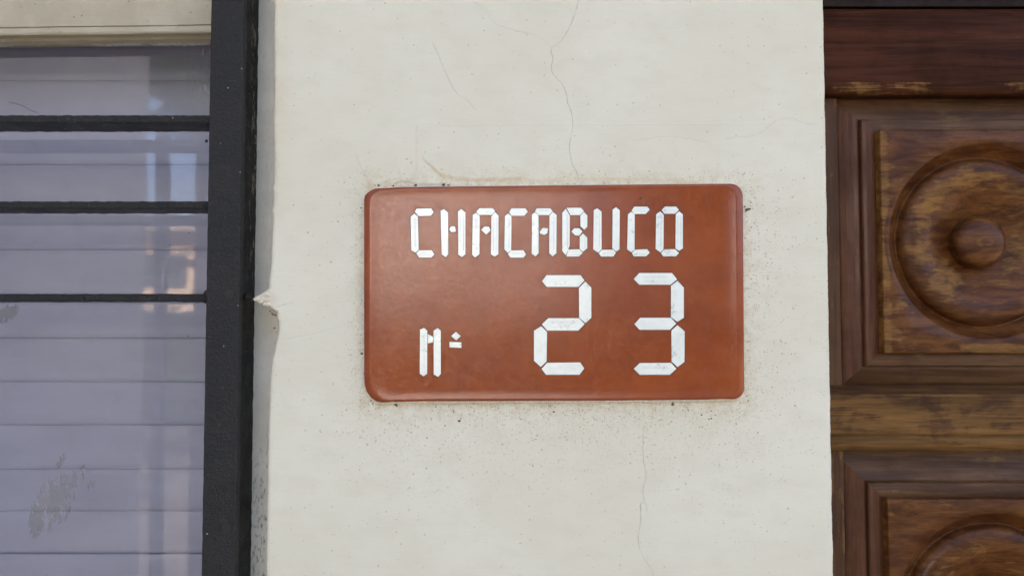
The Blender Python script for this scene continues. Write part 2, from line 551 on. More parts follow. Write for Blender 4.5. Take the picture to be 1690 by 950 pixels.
M['roof'] = rough_plain('clay_roof', (.22, .16, .11), (.28, .21, .15), 4)
M['leaf'] = rough_plain('hedge_leaves', (.035, .075, .02), (.07, .12, .035), 8)
M['bark'] = rough_plain('bark', (.10, .075, .05), (.16, .12, .08), 30)
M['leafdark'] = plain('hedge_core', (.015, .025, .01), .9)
M['asphalt'] = rough_plain('asphalt', (.075, .066, .054), (.10, .088, .072), 6)
M['dark'] = plain('dark_glass', (.03, .035, .04), .2)

# ------------------------------------------------------------------ mesh helpers
def link(name, vs, fs, mat, parent=None, smooth=False, edges=None):
    me = bpy.data.meshes.new(name)
    off = Vector((0, 0, 0))
    q = parent
    while q is not None:
        off += q.location
        q = q.parent
    me.from_pydata([tuple(Vector(v) - off) for v in vs], [], fs)
    me.validate()
    if smooth:
        for p_ in me.polygons:
            p_.use_smooth = True
    me.materials.append(mat)
    o = bpy.data.objects.new(name, me)
    C.objects.link(o)
    o.parent = parent
    return o

def empty(name, loc, label, cat, group=None):
    o = bpy.data.objects.new(name, None)
    o.empty_display_size = .05
    C.objects.link(o)
    o.location = loc
    o['label'], o['category'] = label, cat
    if group:
        o['group'] = group
    return o

def box(x0, x1, y0, y1, z0, z1):
    vs = [(x, y, z) for x in (x0, x1) for y in (y0, y1) for z in (z0, z1)]
    fs = [(0, 1, 3, 2), (4, 6, 7, 5), (0, 4, 5, 1), (2, 3, 7, 6), (0, 2, 6, 4), (1, 5, 7, 3)]
    return vs, fs

def merge(parts):
    V, Fs = [], []
    for vs, fs in parts:
        b = len(V)
        V += vs
        Fs += [tuple(i + b for i in f) for f in fs]
    return V, Fs

def bevel(o, wdt, seg=2):
    m = o.modifiers.new('bevel', 'BEVEL')
    m.width = wdt
    m.segments = seg
    m.limit_method = 'ANGLE'
    return o

def prism_xz(poly, yf, yb, chamfer=0.0):
    """outline in (x, z) given front at y=yf, back at y=yb, with a small chamfer at the front"""
    n = len(poly)
    cx = sum(p[0] for p in poly) / n
    cz = sum(p[1] for p in poly) / n
    area = sum(poly[i][0] * poly[(i + 1) % n][1] - poly[(i + 1) % n][0] * poly[i][1] for i in range(n))
    if area < 0:
        poly = poly[::-1]
    def ins(d):
        out = []
        for i in range(n):
            a, b, c = Vector(poly[i - 1]), Vector(poly[i]), Vector(poly[(i + 1) % n])
            e1, e2 = (b - a).normalized(), (c - b).normalized()
            n1, n2 = Vector((-e1.y, e1.x)), Vector((-e2.y, e2.x))
            k = (n1 + n2)
            k = k.normalized() * (d / max(.35, k.normalized().dot(n1)))
            out.append(b + k)
        return out
    rings = [[(p[0], yb, p[1]) for p in poly], [(p[0], yf + chamfer, p[1]) for p in poly], [(p[0], yf, p[1]) for p in ins(chamfer)]]
    vs = [v for r in rings for v in r]
    fs = [tuple(2 * n + i for i in range(n))]
    for r in range(2):
        for i in range(n):
            j = (i + 1) % n
            fs.append((r * n + i, r * n + j, (r + 1) * n + j, (r + 1) * n + i))
    return vs, fs

def extrude_x(profile, xs, jit=0.0, tilt=0.0, seed=0):
    """profile [(y, z)...] swept along x; tilt raises z with x; jit makes the edges uneven"""
    vs, fs = [], []
    n = len(profile)
    for i, x in enumerate(xs):
        for j, (y, z) in enumerate(profile):
            a = mnoise.noise(Vector((x * 60, j * 3.1, seed))) * jit
            b = mnoise.noise(Vector((x * 60, j * 3.1, seed + 9))) * jit
            vs.append((x, y + a, z + b + tilt * (x + .23)))
    for i in range(len(xs) - 1):
        for j in range(n - 1):
            fs.append((i * n + j, i * n + j + 1, (i + 1) * n + j + 1, (i + 1) * n + j))
    return vs, fs

def lump(c, r, seed, n=10, sq=(1, 1, 1)):
    V, Q = [], []
    for i in range(n + 1):
        th = math.pi * i / n
        for j in range(2 * n):
            ph = math.pi * j / n
            d = Vector((math.sin(th) * math.cos(ph), math.sin(th) * math.sin(ph), math.cos(th)))
            k = r * (1 + .35 * mnoise.noise(d * 1.8 + Vector((seed, seed, 0))))
            V.append((c[0] + d.x * k * sq[0], c[1] + d.y * k * sq[1], c[2] + d.z * k * sq[2]))
    for i in range(n):
        for j in range(2 * n):
            k = (j + 1) % (2 * n)
            Q.append((i * 2 * n + j, (i + 1) * 2 * n + j, (i + 1) * 2 * n + k, i * 2 * n + k))
    return V, Q

def lin(a, b, n):
    return [a + (b - a) * i / (n - 1) for i in range(n)]

def interp(tab, x):
    if x <= tab[0][0]:
        return tab[0][1]
    for (a, b), (c, d) in zip(tab, tab[1:]):
        if x <= c:
            return b + (d - b) * (x - a) / (c - a)
    return tab[-1][1]

# ------------------------------------------------------------------ street and porch round the camera
def structure(o):
    o['kind'] = 'structure'
    return o
structure(link('ground', *box(-40, 40, -60, 20, -.30, -.10), M['asphalt']))
structure(link('pavement', *box(-30, 30, -3.6, 5.3, -.098, 0), M['ground']))
structure(link('pavement', *box(-30, 30, -13, -10.6, -.098, 0), M['ground']))
R = CZ
opp = empty('street_house', (-9, -13, 0), 'low ochre house with dark windows across the street, seen only in the window glass', 'house')
link('wall', *box(-14, -5.2, -17, -13, .002, 3.3), M['render'], opp)
link('roof', *box(-14.3, -5.15, -17.3, -12.7, 3.304, 3.5), M['roof'], opp)
added_house = empty('street_house', (-2, -13, 0), 'added taller whitewashed house across the street, its sunlit wall giving the plaque glaze its sheen', 'house')  # added bright facade, put in for sheen on the plaque
link('wall', *box(-5.1, .9, -17, -12.9, .002, 5.0), M['white'], added_house)
link('roof', *box(-5.14, 1.0, -17.1, -12.7, 5.004, 5.15), M['roof'], added_house)
for x0 in (-4.4, -.6):
    link('window', *box(x0, x0 + .8, -12.905, -12.86, 2.6, 3.5), M['dark'], added_house)
hg = []
hr = random.Random(8)
for k in range(9000):
    c = Vector((hr.uniform(-13, 11), -12.0 + hr.uniform(-.45, .45), hr.uniform(.03, 2.0)))
    c.z += .18 * mnoise.noise(Vector((c.x * 1.3, 0, 0)))
    a = Vector((hr.uniform(-1, 1), hr.uniform(-1, 1), hr.uniform(-1, 1))).normalized()
    b = a.orthogonal().normalized()
    q = hr.uniform(.06, .14)
    hg.append(([tuple(c + a * q), tuple(c + b * q * .5), tuple(c - a * q), tuple(c - b * q * .5)], [(0, 1, 2, 3)]))
hedge = link('hedge', *merge(hg), M['leaf'])
hedge['label'], hedge['category'] = 'long clipped green hedge across the street, only mirrored in the window glass', 'hedge'
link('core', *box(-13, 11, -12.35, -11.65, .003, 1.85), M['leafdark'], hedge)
def added_street_tree(tx, ty, h, crown_z, rx, rz, nl, label):
    tree = empty('added_street_tree', (tx, ty, 0), label, 'tree', 'added trees along the street')
    tv = []
    for k in range(9):
        t_ = k / 8
        w_ = .16 - .09 * t_
        tv.append([(tx + .1 * math.sin(k) + w_ * math.cos(q * math.pi / 4), ty + w_ * math.sin(q * math.pi / 4), -.1 + h * t_) for q in range(8)])
    link('trunk', [p_ for r_ in tv for p_ in r_], [(k * 8 + q, k * 8 + (q + 1) % 8, k * 8 + 8 + (q + 1) % 8, k * 8 + 8 + q) for k in range(8) for q in range(8)], M['bark'], tree, True)
    hg = []
    clumps = [Vector((tx + hr.uniform(-rx, rx), ty + hr.uniform(-.9, .9), crown_z + hr.uniform(-rz, rz))) for _ in range(30)]
    for k in range(nl):
        c = hr.choice(clumps) + Vector((hr.gauss(0, .26), hr.gauss(0, .26), hr.gauss(0, .20)))
        a = Vector((hr.uniform(-1, 1), hr.uniform(-1, 1), hr.uniform(-1, 1))).normalized()
        b = a.orthogonal().normalized()
        q = hr.uniform(.05, .11)
        hg.append(([tuple(c + a * q), tuple(c + b * q * .5), tuple(c - a * q), tuple(c - b * q * .5)], [(0, 1, 2, 3)]))
    link('crown', *merge(hg), M['leaf'], tree)
added_street_tree(2.7, -8.2, 3.2, 3.4, 1.2, .9, 9000, 'added leafy tree on the right of the street, blocking sky mirrored in the plaque glaze')  # unseen tree added to darken the sky on the right
added_street_tree(-3.95, -6.6, 3.9, 4.65, 2.3, .75, 24000, 'added leafy tree on the left of the street, hiding sky mirrored in the window glass')  # unseen tree added to keep bright sky out of the upper glass
for x0 in (-10.4, -6.9):
    link('window', *box(x0, x0 + 1.0, -12.999, -12.95, 2.35, 2.9), M['dark'], opp)

# ------------------------------------------------------------------ the house wall
wall = empty('house_wall', (0, 0, 0), 'cracked cream painted wall between the barred window and the carved door', 'wall')
tab = [(-60, 444), (60, 444), (100, 444.5), (150, 446), (200, 445), (250, 447), (300, 448), (312, 445), (320, 447), (340, 446), (350, 443.5), (357, 446), (400, 445.5),
       (450, 443), (462, 441), (470, 443), (476, 441), (479, 437), (483, 431), (486, 427), (488, 419), (491, 418), (496, 418.5), (498, 421), (500, 429), (503, 434), (506, 442), (509, 447), (515, 455),
       (524, 455), (530, 457.5), (545, 459), (556, 456), (575, 453), (590, 449), (620, 446), (700, 444), (800, 443.5), (960, 443), (1100, 443)]
zs = [.001, .6, 1.2, 1.40]
v = 1010.0
rows = []
while v > -60:
    rows.append(v)
    v -= 1.6 if 440 < v < 600 else 3.0
xr = P(1368, 475).x
vs, fs = [], []
prof = [(-.0003, .050), (.0, .020), (.0001, .010), (.0, .0045), (.0006, .0022), (.0014, .0009), (.0026, .0002), (.0045, 0)]
allz = [(z, 443) for z in zs] + [(P(845, r).z, r) for r in rows] + [(z, 444) for z in (2.1, 2.6, 3.0)]
allz = [(z, (interp(tab, q) if q not in (443, 444) or False else q)) if isinstance(q, float) else (z, q) for z, q in allz]
ncol = None
for z, u in allz:
    xe = P(u, 475).x + .0006 * mnoise.noise(Vector((0, 3, z * 220))) + .0004 * mnoise.noise(Vector((4, 3, z * 700)))
    if 416 < u < 441:
        xe += .0012 * mnoise.noise(Vector((7, 3, z * 500)))
    row = []
    blob = max(0, (P(443, 475).x - xe) / .014)
    for dx, y in prof:
        yy = y + .0060 * min(1, blob) * (.4 + mnoise.noise(Vector((dx * 700, 8, z * 500)))) if .0003 < y < .03 else y
        row.append((xe + dx + (.0004 * mnoise.noise(Vector((dx * 900, 1, z * 500)))), yy, z))
    x1 = xe + .0045
    x2 = P(484, 475).x
    for k in range(1, 7):
        x = x1 + (x2 - x1) * (k / 6)
        row.append((x, (.0010 * min(1, blob) + .00025 * (1 - k / 6)) * mnoise.noise(Vector((x * 300, 8, z * 300))) * (1 - k / 6), z))
    for k in range(1, 9):
        x = x2 + (xr - .003 - x2) * (k / 8)
        row.append((x, 0, z))
    jr = .0005 * mnoise.noise(Vector((9, 1, z * 60))) + .00025 * mnoise.noise(Vector((9, 1, z * 400)))
    for dx, y in ((-.0017, .0001), (-.0007, .0006), (-.0001, .0016), (0, .004), (0, .09), (0, .20)):
        row.append((xr + jr + dx, y, z))
    ncol = len(row)
    vs += row
for i in range(len(allz) - 1):
    for j in range(ncol - 1):
        fs.append((i * ncol + j, i * ncol + j + 1, (i + 1) * ncol + j + 1, (i + 1) * ncol + j))
link('pier', vs, fs, M['wall'], wall, True)
nib = []
nr_ = random.Random(4)
for k in range(26):
    t_ = nr_.random()
    u_, v_ = 421 + 23 * t_, 494 + nr_.uniform(-1, 1) * (1.5 + 8 * t_)
    nib.append(lump(P(u_, v_, nr_.uniform(-.0005, .0014)), (.0012 + .0016 * t_ * nr_.random()), k * 2.1, 7, (1.3, .7, .8)))
link('plaster_nib', *merge(nib), M['wall'], wall)
WT = CZ + .36           # top of the window opening
DT = CZ + .32           # top of the door opening
DX1 = xr + .80
link('wall_panel', *box(-4, -1.10, 0, .2, .002, 3.0), M['wall'], wall)
link('wall_panel', *box(-1.10, -.186, .0, .2, WT, 3.0), M['wall'], wall)
link('wall_panel', *box(-1.10, -.186, .0, .2, .002, .98), M['wall'], wall)
link('wall_panel', *box(xr, DX1, .0, .2, DT, 3.0), M['wall'], wall)
link('wall_panel', *box(DX1, 4, .0, .2, .002, 3.0), M['wall'], wall)
# rest of the house shell: keeps the sun off the rooms behind the window and the door
link('roof', *box(-4.2, 4.2, -.50, 5.2, 3.004, 3.14), M['soffit'], wall)
link('gutter', *box(-4.2, 4.2, -.60, -.504, 3.03, 3.13), M['soffit'], wall)
link('back_wall', *box(-4, 4, 5.0, 5.2, .002, 3.0), M['side'], wall)
link('side_wall', *box(-4.2, -4.002, .0, 5.2, .002, 3.0), M['side'], wall)
link('side_wall', *box(4.002, 4.2, .0, 5.2, .002, 3.0), M['side'], wall)
pw = structure(link('boundary_wall', *box(-1.8, -1.54, -2.45, -.003, .002, 3.0), M['side']))
pw['label'] = 'plain pale boundary wall at right angles to the house, left of the window'
fence = empty('iron_fence', (-1.5, -2.5, 0), 'dark iron fence panel at the end of the side wall, mirrored in the glass', 'fence')
for x in (-1.495, -1.325):
    link('fence_post', *box(x - .022, x + .022, -2.52, -2.48, .002, 2.55), M['iron'], fence)
for z in (1.38, 1.94):
    link('fence_rail', *box(-1.54, -1.20, -2.51, -2.49, z, z + .035), M['iron'], fence)

# ------------------------------------------------------------------ window: blind, glass, frame
win = empty('window', (-.65, .06, CZ - .74), 'cream framed window with a lilac slatted shutter behind dusty glass', 'window')
WL = -1.08
# header with soffit
hp = [(.0340, CZ + .36), (.0335, CZ + .292), (.0330, P(0, 41, .033).z + .0006), (.0345, P(0, 41, .033).z + .0001), (.0345, P(0, 41, .033).z - .0003), (.0325, P(0, 41, .033).z - .0008),
      (.0320, P(0, 50, .032).z), (.0330, P(0, 52, .032).z - .0004), (.0370, P(0, 52, .032).z - .0006), (.0380, P(0, 52, .032).z + .0012), (.0440, P(0, 52, .032).z + .0012),
      (.0450, P(0, 52, .032).z - .0012), (.0530, P(0, 52, .032).z - .0014), (.0540, P(0, 52, .032).z + .0010), (.0660, P(0, 52, .032).z + .0010), (.0662, P(0, 52, .032).z + .03)]
link('frame_head', *extrude_x(hp, lin(WL, -.236, 150), .00035, .0135, 3), M['cream'], win)
jb = bevel(link('jamb', *box(-.2475, -.176, .0352, .15, CZ - .74, CZ + .355), M['jamb'], win), .0008)
link('jamb', *box(WL - .02, WL + .03, .0352, .15, CZ - .74, CZ + .355), M['cream'], win)
link('sill', *box(WL - .02, -.176, -.03, .10, CZ - .76, CZ - .742), M['cream'], win)
gz1 = P(0, 60, .061).z + .004
gl = link('glass_pane', [(WL, .0605, CZ - .74), (-.2476, .0605, CZ - .74), (-.2476, .0605, gz1 + .01), (WL, .0605, gz1 + .01)], [(0, 1, 2, 3)], M['glass'], win)
link('shutter_box', *box(WL, -.2477, .067, .135, gz1 + .012, gz1 + .05), M['slat'], win)
# beads of old putty along the top of the pane
pv = []
for i, (u0, u1, th) in enumerate(((-40, 20, .0004), (60, 72, .0007), (150, 238, .0005), (246, 345, .0009))):
    a, b = P(u0, 68, .0585).x, P(u1, 68, .0585).x
    ztop = P(0, 52, .032).z + .0006
    pr = []
    xs = lin(a, b, 26)
    for x in xs:
        e = min(1, min(x - a, b - x) / .006 + .1)
        t_ = th * (.6 + 1.0 * abs(mnoise.noise(Vector((x * 150, 2, 5))))) * e
        zt = ztop + .0135 * (x + .23)
        pr += [(x, .0548, zt), (x, .0552, zt - t_), (x, .0590, zt - t_ * 2.2), (x, .0603, zt - t_ * 2.4)]
    ff = [(k * 4 + j, k * 4 + j + 1, k * 4 + j + 5, k * 4 + j + 4) for k in range(25) for j in range(3)]
    link('putty', pr, ff, M['putty'], win, True)
# shutter slats
seams = [62, 133, 202, 272, 342, 412, 485, 558, 630, 701, 774, 843, 914, 986, 1058]
YB = .118
for i in range(len(seams) - 1):
    za, zb = P(0, seams[i], YB).z + (.02 if i == 0 else 0), P(0, seams[i + 1], YB).z
    gap = .0014 if seams[i + 1] == 914 else .0002
    zb += gap
    h_ = za - zb
    dy = random.uniform(-.0003, .0003)
    pf = [(YB + .006, za), (YB + .0008 + dy, za - .0001), (YB + .0006 + dy, za - .0005)]
    for k in range(1, 8):
        t_ = k / 8
        pf.append((YB - .0009 * math.sin(math.pi * t_) + dy + .0006, za - h_ * t_))
    pf += [(YB + .0004 + dy, zb + .0005), (YB + .0008 + dy, zb + .0001), (YB + .006, zb)]
    link('shutter_slat', *extrude_x(pf, [WL, -.75, -.5, -.2477], 0), M['slat'], win, True)
bkb = link('shutter_backing', *box(WL, -.2477, YB + .008, YB + .02, CZ - .74, CZ + .35), plain('blue_grey_backing', (.06, .07, .12), .7), win)
link('shutter_lower', *box(WL, -.2477, YB + .0005, YB + .007, CZ - .74, P(0, 1060, YB).z), M['slat'], win)

# ------------------------------------------------------------------ window grille
gr = empty('window_grille', (-.23, .02, CZ - .60), 'black painted iron grille of flat bars and a thick post before the window', 'grille')
BL, BR = P(340, 475, -.004).x, P(395.5, 475, -.004).x
def bar_v(x0, x1, y0, y1, z0, z1, n=160, jit=.00035, seed=1):
    """square bar standing up, with worn uneven arrises"""
    c = .0012
    sec = [(x0 + c, y0), (x1 - c, y0), (x1 - .3 * c, y0 + .3 * c), (x1, y0 + c), (x1, y1), (x0, y1), (x0, y0 + c), (x0 + .3 * c, y0 + .3 * c)]
    m_ = len(sec)
    V, Q = [], []
    for i, z in enumerate(lin(z0, z1, n)):
        for j, (x, y) in enumerate(sec):
            V.append((x + jit * mnoise.noise(Vector((j * 5.3, seed, z * 130))), y + jit * mnoise.noise(Vector((j * 5.3, seed + 7, z * 130))), z))
    for i in range(n - 1):
        for j in range(m_):
            k = (j + 1) % m_
            Q.append((i * m_ + j, i * m_ + k, (i + 1) * m_ + k, (i + 1) * m_ + j))
    Q += [tuple(range(m_))[::-1], tuple((n - 1) * m_ + k for k in range(m_))]
    return V, Q
link('post', *bar_v(BL, BR, -.004, .0030, CZ - .60, CZ + .42, 300), M['iron'], gr)
link('post_shaded_side', *bar_v(BL + .0016, BR - .0014, .0032, .0350, CZ - .60, CZ + .42, 300, .0005, 5), M['iron_shade'], gr)  # side split off from the post front to carry the shade colour
link('post', *bar_v(-1.06, -1.06 + BR - BL, -.004, .0350, CZ - .60, CZ + .42, 60, seed=4), M['iron'], gr)
def bar_h(v0, v1, seed):
    z1, z0 = P(340, v0, .004).z, P(340, v1, .004).z
    c = .0008
    sec = [(.004 + c, z1), (.004, z1 - c), (.004, z0 + c), (.004 + c, z0), (.034, z0), (.034, z1)]
    m_ = len(sec)
    V, Q = [], []
    xs = lin(-1.035, BL + .0006, 420)
    for x in xs:
        for j, (y, z) in enumerate(sec):
            a = mnoise.noise(Vector((x * 220, j * 4.1, seed))) + .6 * mnoise.noise(Vector((x * 600, j * 4.1, seed + 3)))
            b = mnoise.noise(Vector((x * 160, j * 4.1, seed + 6)))
            V.append((x, y + .00075 * a, z + .00045 * b))
    for i in range(len(xs) - 1):
        for j in range(m_):
            k = (j + 1) % m_
            Q.append((i * m_ + j, i * m_ + k, (i + 1) * m_ + k, (i + 1) * m_ + j))
    return V, Q
for k, (a, b) in enumerate(((190, 202.5), (332, 344), (485, 497))):
    link('crossbar', *bar_h(a, b, 11 + 20 * k), M['iron'], gr)
for k, (u, v_, r) in enumerate(((341, 233, .0012), (343, 484, .0030), (342, 203, .0016), (340, 344, .0015), (338, 496, .0018))):
    link('weld', *lump(P(u, v_, .001), r, k * 3.3), M['iron'], gr, True)
link('weld', *lump((BR + .001, .012, P(0, 489).z), .0042, 31, 12, (.8, 1, .8)), M['iron'], gr, True)

# ------------------------------------------------------------------ the plaque
pl = empty('address_plaque', (P(914, 660).x, -.003, P(914, 662).z), 'glossy terracotta address plaque reading CHACABUCO N\u00ba 23 on the cream wall', 'plaque')
def corner(cx, cz, r, a0, a1, n=9, sq=1.0):
    return [(cx + r * math.cos(a0 + (a1 - a0) * i / (n - 1)), cz - r * sq * math.sin(a0 + (a1 - a0) * i / (n - 1))) for i in range(n)]
YP = -.0062
def plaque_px():
    """outline in photo pixels, walked clockwise from the top left"""
    o = []
    hp_ = math.pi / 2
    o += [(600.8, 330), (602, 323), (606, 318.5), (612, 314), (619, 311)]
    for u in range(640, 1200, 20):
        o.append((u, interp([(619, 311), (660, 308.5), (900, 306), (1130, 303.5), (1205, 303)], u) + .3 * mnoise.noise(Vector((u * .05, 0, 0)))))
    o += corner(1206, 324, 20, hp_, 0, 9, 1.05)[:]
    for v_ in range(345, 635, 15):
        o.append((interp([(324, 1226), (640, 1228.5)], v_), v_))
    o += corner(1210, 640, 18.5, 0, -hp_, 9)
    for u in range(1190, 630, -20):
        o.append((u, interp([(620, 663.5), (700, 662), (1000, 661), (1150, 659.5), (1210, 658)], u) + .35 * mnoise.noise(Vector((u * .07, 5, 0)))))
    o += [(630, 664), (621, 662), (612, 656), (605, 646), (601.5, 634), (600.8, 622)]
    for v_ in range(605, 335, -15):
        o.append((600.8, v_))
    return o
out = plaque_px()
def ring_of(px, y):
    return [P(u, v_, y) for u, v_ in px]
def inset_px(px, side, tb):
    """move the outline inwards: side on left and right, tb on top and bottom"""
    cx, cy, hw, hh = 914.5, 483.5, 314.0, 180.0
    return [(cx + (u - cx) * (hw - side) / hw, cy + (v_ - cy) * (hh - tb) / hh) for u, v_ in px]
rings = [(0, 0, -.0012), (0, 0, -.0030), (.5, .3, -.0042), (1.8, .8, -.0051), (3.8, 1.4, -.0057), (6.5, 2.2, -.00605), (9.0, 3.2, -.00640), (12.0, 4.5, -.00640), (15, 8, -.0061)]
n = len(out)
vs = []
for s_, t_, y in rings:
    vs += ring_of(inset_px(out, s_, t_), y)
fs = []
for r in range(len(rings) - 1):
    for i in range(n):
        j = (i + 1) % n
        fs.append((r * n + i, r * n + j, (r + 1) * n + j, (r + 1) * n + i))
# a slightly warped face
b0 = (len(rings) - 1) * n
NR = 14
for k in range(1, NR):
    f_ = 1 - k / NR
    for i in range(n):
        base = vs[b0 + i]
        c_ = P(914.5, 483.5, -.0061)
        q = c_.lerp(base, f_)
        y = -.0061 + .00022 * (mnoise.noise(Vector((q.x * 14, 3, q.z * 14))) ) * min(1, (1 - f_) * 4)
        vs.append(Vector((q.x, y, q.z)))
for k in range(NR - 1):
    for i in range(n):
        j = (i + 1) % n
        fs.append((b0 + k * n + i, b0 + k * n + j, b0 + (k + 1) * n + j, b0 + (k + 1) * n + i))
vs.append(P(914.5, 483.5, -.0061))
last = b0 + (NR - 1) * n
for i in range(n):
    fs.append((last + i, last + (i + 1) % n, len(vs) - 1))
link('tile', vs, fs, M['glaze'], pl, True)
# unglazed body and adhesive behind it, showing as a pale line below and above
lo = [(u + (1.0 if u > 914 else -.3) * .2, v_ + (3.1 + .8 * mnoise.noise(Vector((u * .06, 1, 3))) if v_ > 640 else (-.9 if v_ < 330 else 0))) for u, v_ in out]
poly = [(P(u, v_, -.0034).x, P(u, v_, -.0034).z) for u, v_ in lo]
link('adhesive_bed', *prism_xz(poly, -.0034, .0, .0006), M['bead'], pl, True)

Z4 = lambda q: [(640 + x / 5.6333, 320 + y / 5.6333) for x, y in q]
Z5 = lambda q: [(880 + x / 5.6333, 320 + y / 5.6333) for x, y in q]
Z6 = lambda q: [(660 + x / 2.8167, 430 + y / 2.8167) for x, y in q]
S4 = [
 [(250,165),(268,135),(405,133),(427,170),(400,203),(283,205)],
 [(212,212),(247,182),(280,210),(288,518),(258,545),(218,525)],
 [(264,550),(292,523),(410,522),(433,562),(405,592),(290,592)],
 [(490,155),(522,140),(560,170),(562,560),(540,587),(500,562)],
 [(652,165),(683,138),(722,172),(722,560),(690,588),(655,562)],
 [(575,318),(590,300),(625,300),(633,345),(625,354),(588,354),(573,335)],
 [(790,195),(820,174),(855,205),(852,560),(810,592),(783,565)],
 [(822,165),(852,132),(975,132),(998,158),(967,195),(845,195)],
 [(963,210),(995,167),(1030,200),(1028,560),(993,585),(958,560)],
 [(868,335),(895,302),(940,302),(955,340),(915,377)],
 [(1127,170),(1150,133),(1280,133),(1302,165),(1270,203),(1150,203)],
 [(1088,205),(1120,180),(1150,208),(1148,522),(1115,548),(1083,515)],
 [(1117,557),(1146,524),(1262,522),(1285,562),(1262,592),(1140,592)],
 [(1340,190),(1368,170),(1402,202),(1402,550),(1375,580),(1337,555)],
 [(1368,163),(1385,133),(1510,132),(1533,160),(1500,196),(1397,196)],
 [(1503,201),(1534,166),(1570,195),(1568,550),(1532,580),(1500,550)],
 [(1412,352),(1440,315),(1490,320),(1483,365),(1455,382),(1415,368)]]
S5 = [
 [(270,175),(303,137),(341,203),(339,480),(304,570),(270,530)],
 [(309,128),(445,128),(472,160),(437,197),(347,197)],
 [(438,202),(471,166),(503,200),(503,305),(475,333),(438,300)],
 [(355,350),(380,318),(430,318),(458,349),(428,388),(390,385)],
 [(432,396),(463,367),(503,405),(503,505),(460,538),(432,510)],
 [(326,516),(428,514),(460,547),(425,582),(307,582)],
 [(563,150),(597,133),(636,165),(636,514),(604,545),(558,515)],
 [(738,145),(770,122),(805,152),(802,515),(772,536),(735,505)],
 [(608,550),(640,518),(745,517),(770,545),(745,582),(632,582)],
 [(915,155),(940,118),(1060,118),(1085,145),(1045,187),(938,187)],
 [(880,190),(912,165),(945,192),(942,516),(914,542),(873,515)],
 [(917,550),(943,516),(1060,513),(1085,545),(1050,580),(935,580)],
 [(1193,150),(1225,117),(1330,117),(1355,149),(1320,184),(1220,184)],
 [(1143,190),(1180,161),(1214,192),(1212,513),(1184,543),(1138,510)],
 [(1325,189),(1357,161),(1392,190),(1392,505),(1357,528),(1322,505)],
 [(1188,550),(1217,514),(1320,513),(1356,548),(1328,580),(1210,580)]]
S6 = [
 [(93,320),(112,312),(127,325),(127,525),(110,537),(92,525)],
 [(156,325),(175,312),(190,325),(190,525),(178,540),(157,528)],
 [(129,340),(152,352),(155,362),(152,380),(129,384)],
 [(260,330),(283,350),(262,370),(238,350)],
 [(230,377),(286,379),(286,405),(230,402)],
 [(660,95),(682,67),(840,67),(858,92),(830,122),(682,122)],
 [(832,127),(862,97),(890,125),(890,265),(863,290),(833,264)],
 [(660,295),(690,267),(833,267),(859,294),(830,325),(685,325)],
 [(623,325),(657,304),(684,331),(682,468),(655,493),(623,465)],
 [(658,502),(684,474),(838,472),(857,500),(835,530),(680,530)],
 [(1087,85),(1113,57),(1265,57),(1289,87),(1258,112),(1113,112)],
 [(1260,117),(1291,93),(1320,125),(1320,265),(1290,284),(1260,262)],
 [(1090,295),(1117,265),(1260,265),(1285,292),(1255,321),(1115,321)],
 [(1262,324),(1291,299),(1324,328),(1323,470),(1291,494),(1263,469)],
 [(1087,502),(1115,475),(1260,474),(1286,501),(1255,530),(1115,530)]]
rs = random.Random(11)
for grp in (([Z4(q) for q in S4]), ([Z5(q) for q in S5]), ([Z6(q) for q in S6])):
    for q in grp:
        yf = -.00660 - rs.uniform(0, .00012)
        pts = [(P(u, v_, yf).x, P(u, v_, yf).z) for u, v_ in q]
        st = link('letter_stroke', *prism_xz(pts, yf, -.0056, .00012), M['stroke'], pl)
        cu_, cv_ = sum(a[0] for a in q) / len(q), sum(a[1] for a in q) / len(q)
        q2 = [(u + .75 * (u - cu_) / max(3, math.hypot(u - cu_, v_ - cv_)) + (.35 if u > cu_ else -.35), v_ + .75 * (v_ - cv_) / max(3, math.hypot(u - cu_, v_ - cv_)) + (.35 if v_ > cv_ else -.35)) for u, v_ in q]
        link('joint', *prism_xz([(P(u, v_, -.0063).x, P(u, v_, -.0063).z) for u, v_ in q2], -.0063 - rs.uniform(0, .00006), -.0055, .00005), M['joint'], st)
        yy = yf - .00003
        us, vs_ = [a[0] for a in q], [a[1] for a in q]
        du, dv = max(us) - min(us), max(vs_) - min(vs_)
        if max(du, dv) > 20 and max(du, dv) < 85 and rs.random() < .62:
            parts = []
            for off in rs.sample((-.18, -.05, .1, .22), 2):
                wd = .16
                if dv > du:
                    uc = sum(us) / len(us) + off * du
                    a, b = min(vs_) + .12 * dv, max(vs_) - .14 * dv
                    quad = [(uc - wd, a), (uc + wd, a), (uc + wd + rs.uniform(-.6, .6), b), (uc - wd, b)]
                else:
                    vc = sum(vs_) / len(vs_) + off * dv
                    a, b = min(us) + .2 * du, max(us) - .2 * du
                    quad = [(a, vc - wd), (b, vc - wd), (b, vc + wd), (a, vc + wd)]
                parts.append(([tuple(P(u, v_, yy)) for u, v_ in quad], [(0, 3, 2, 1)]))
            link('scratch', *merge(parts), M['groove'], st)

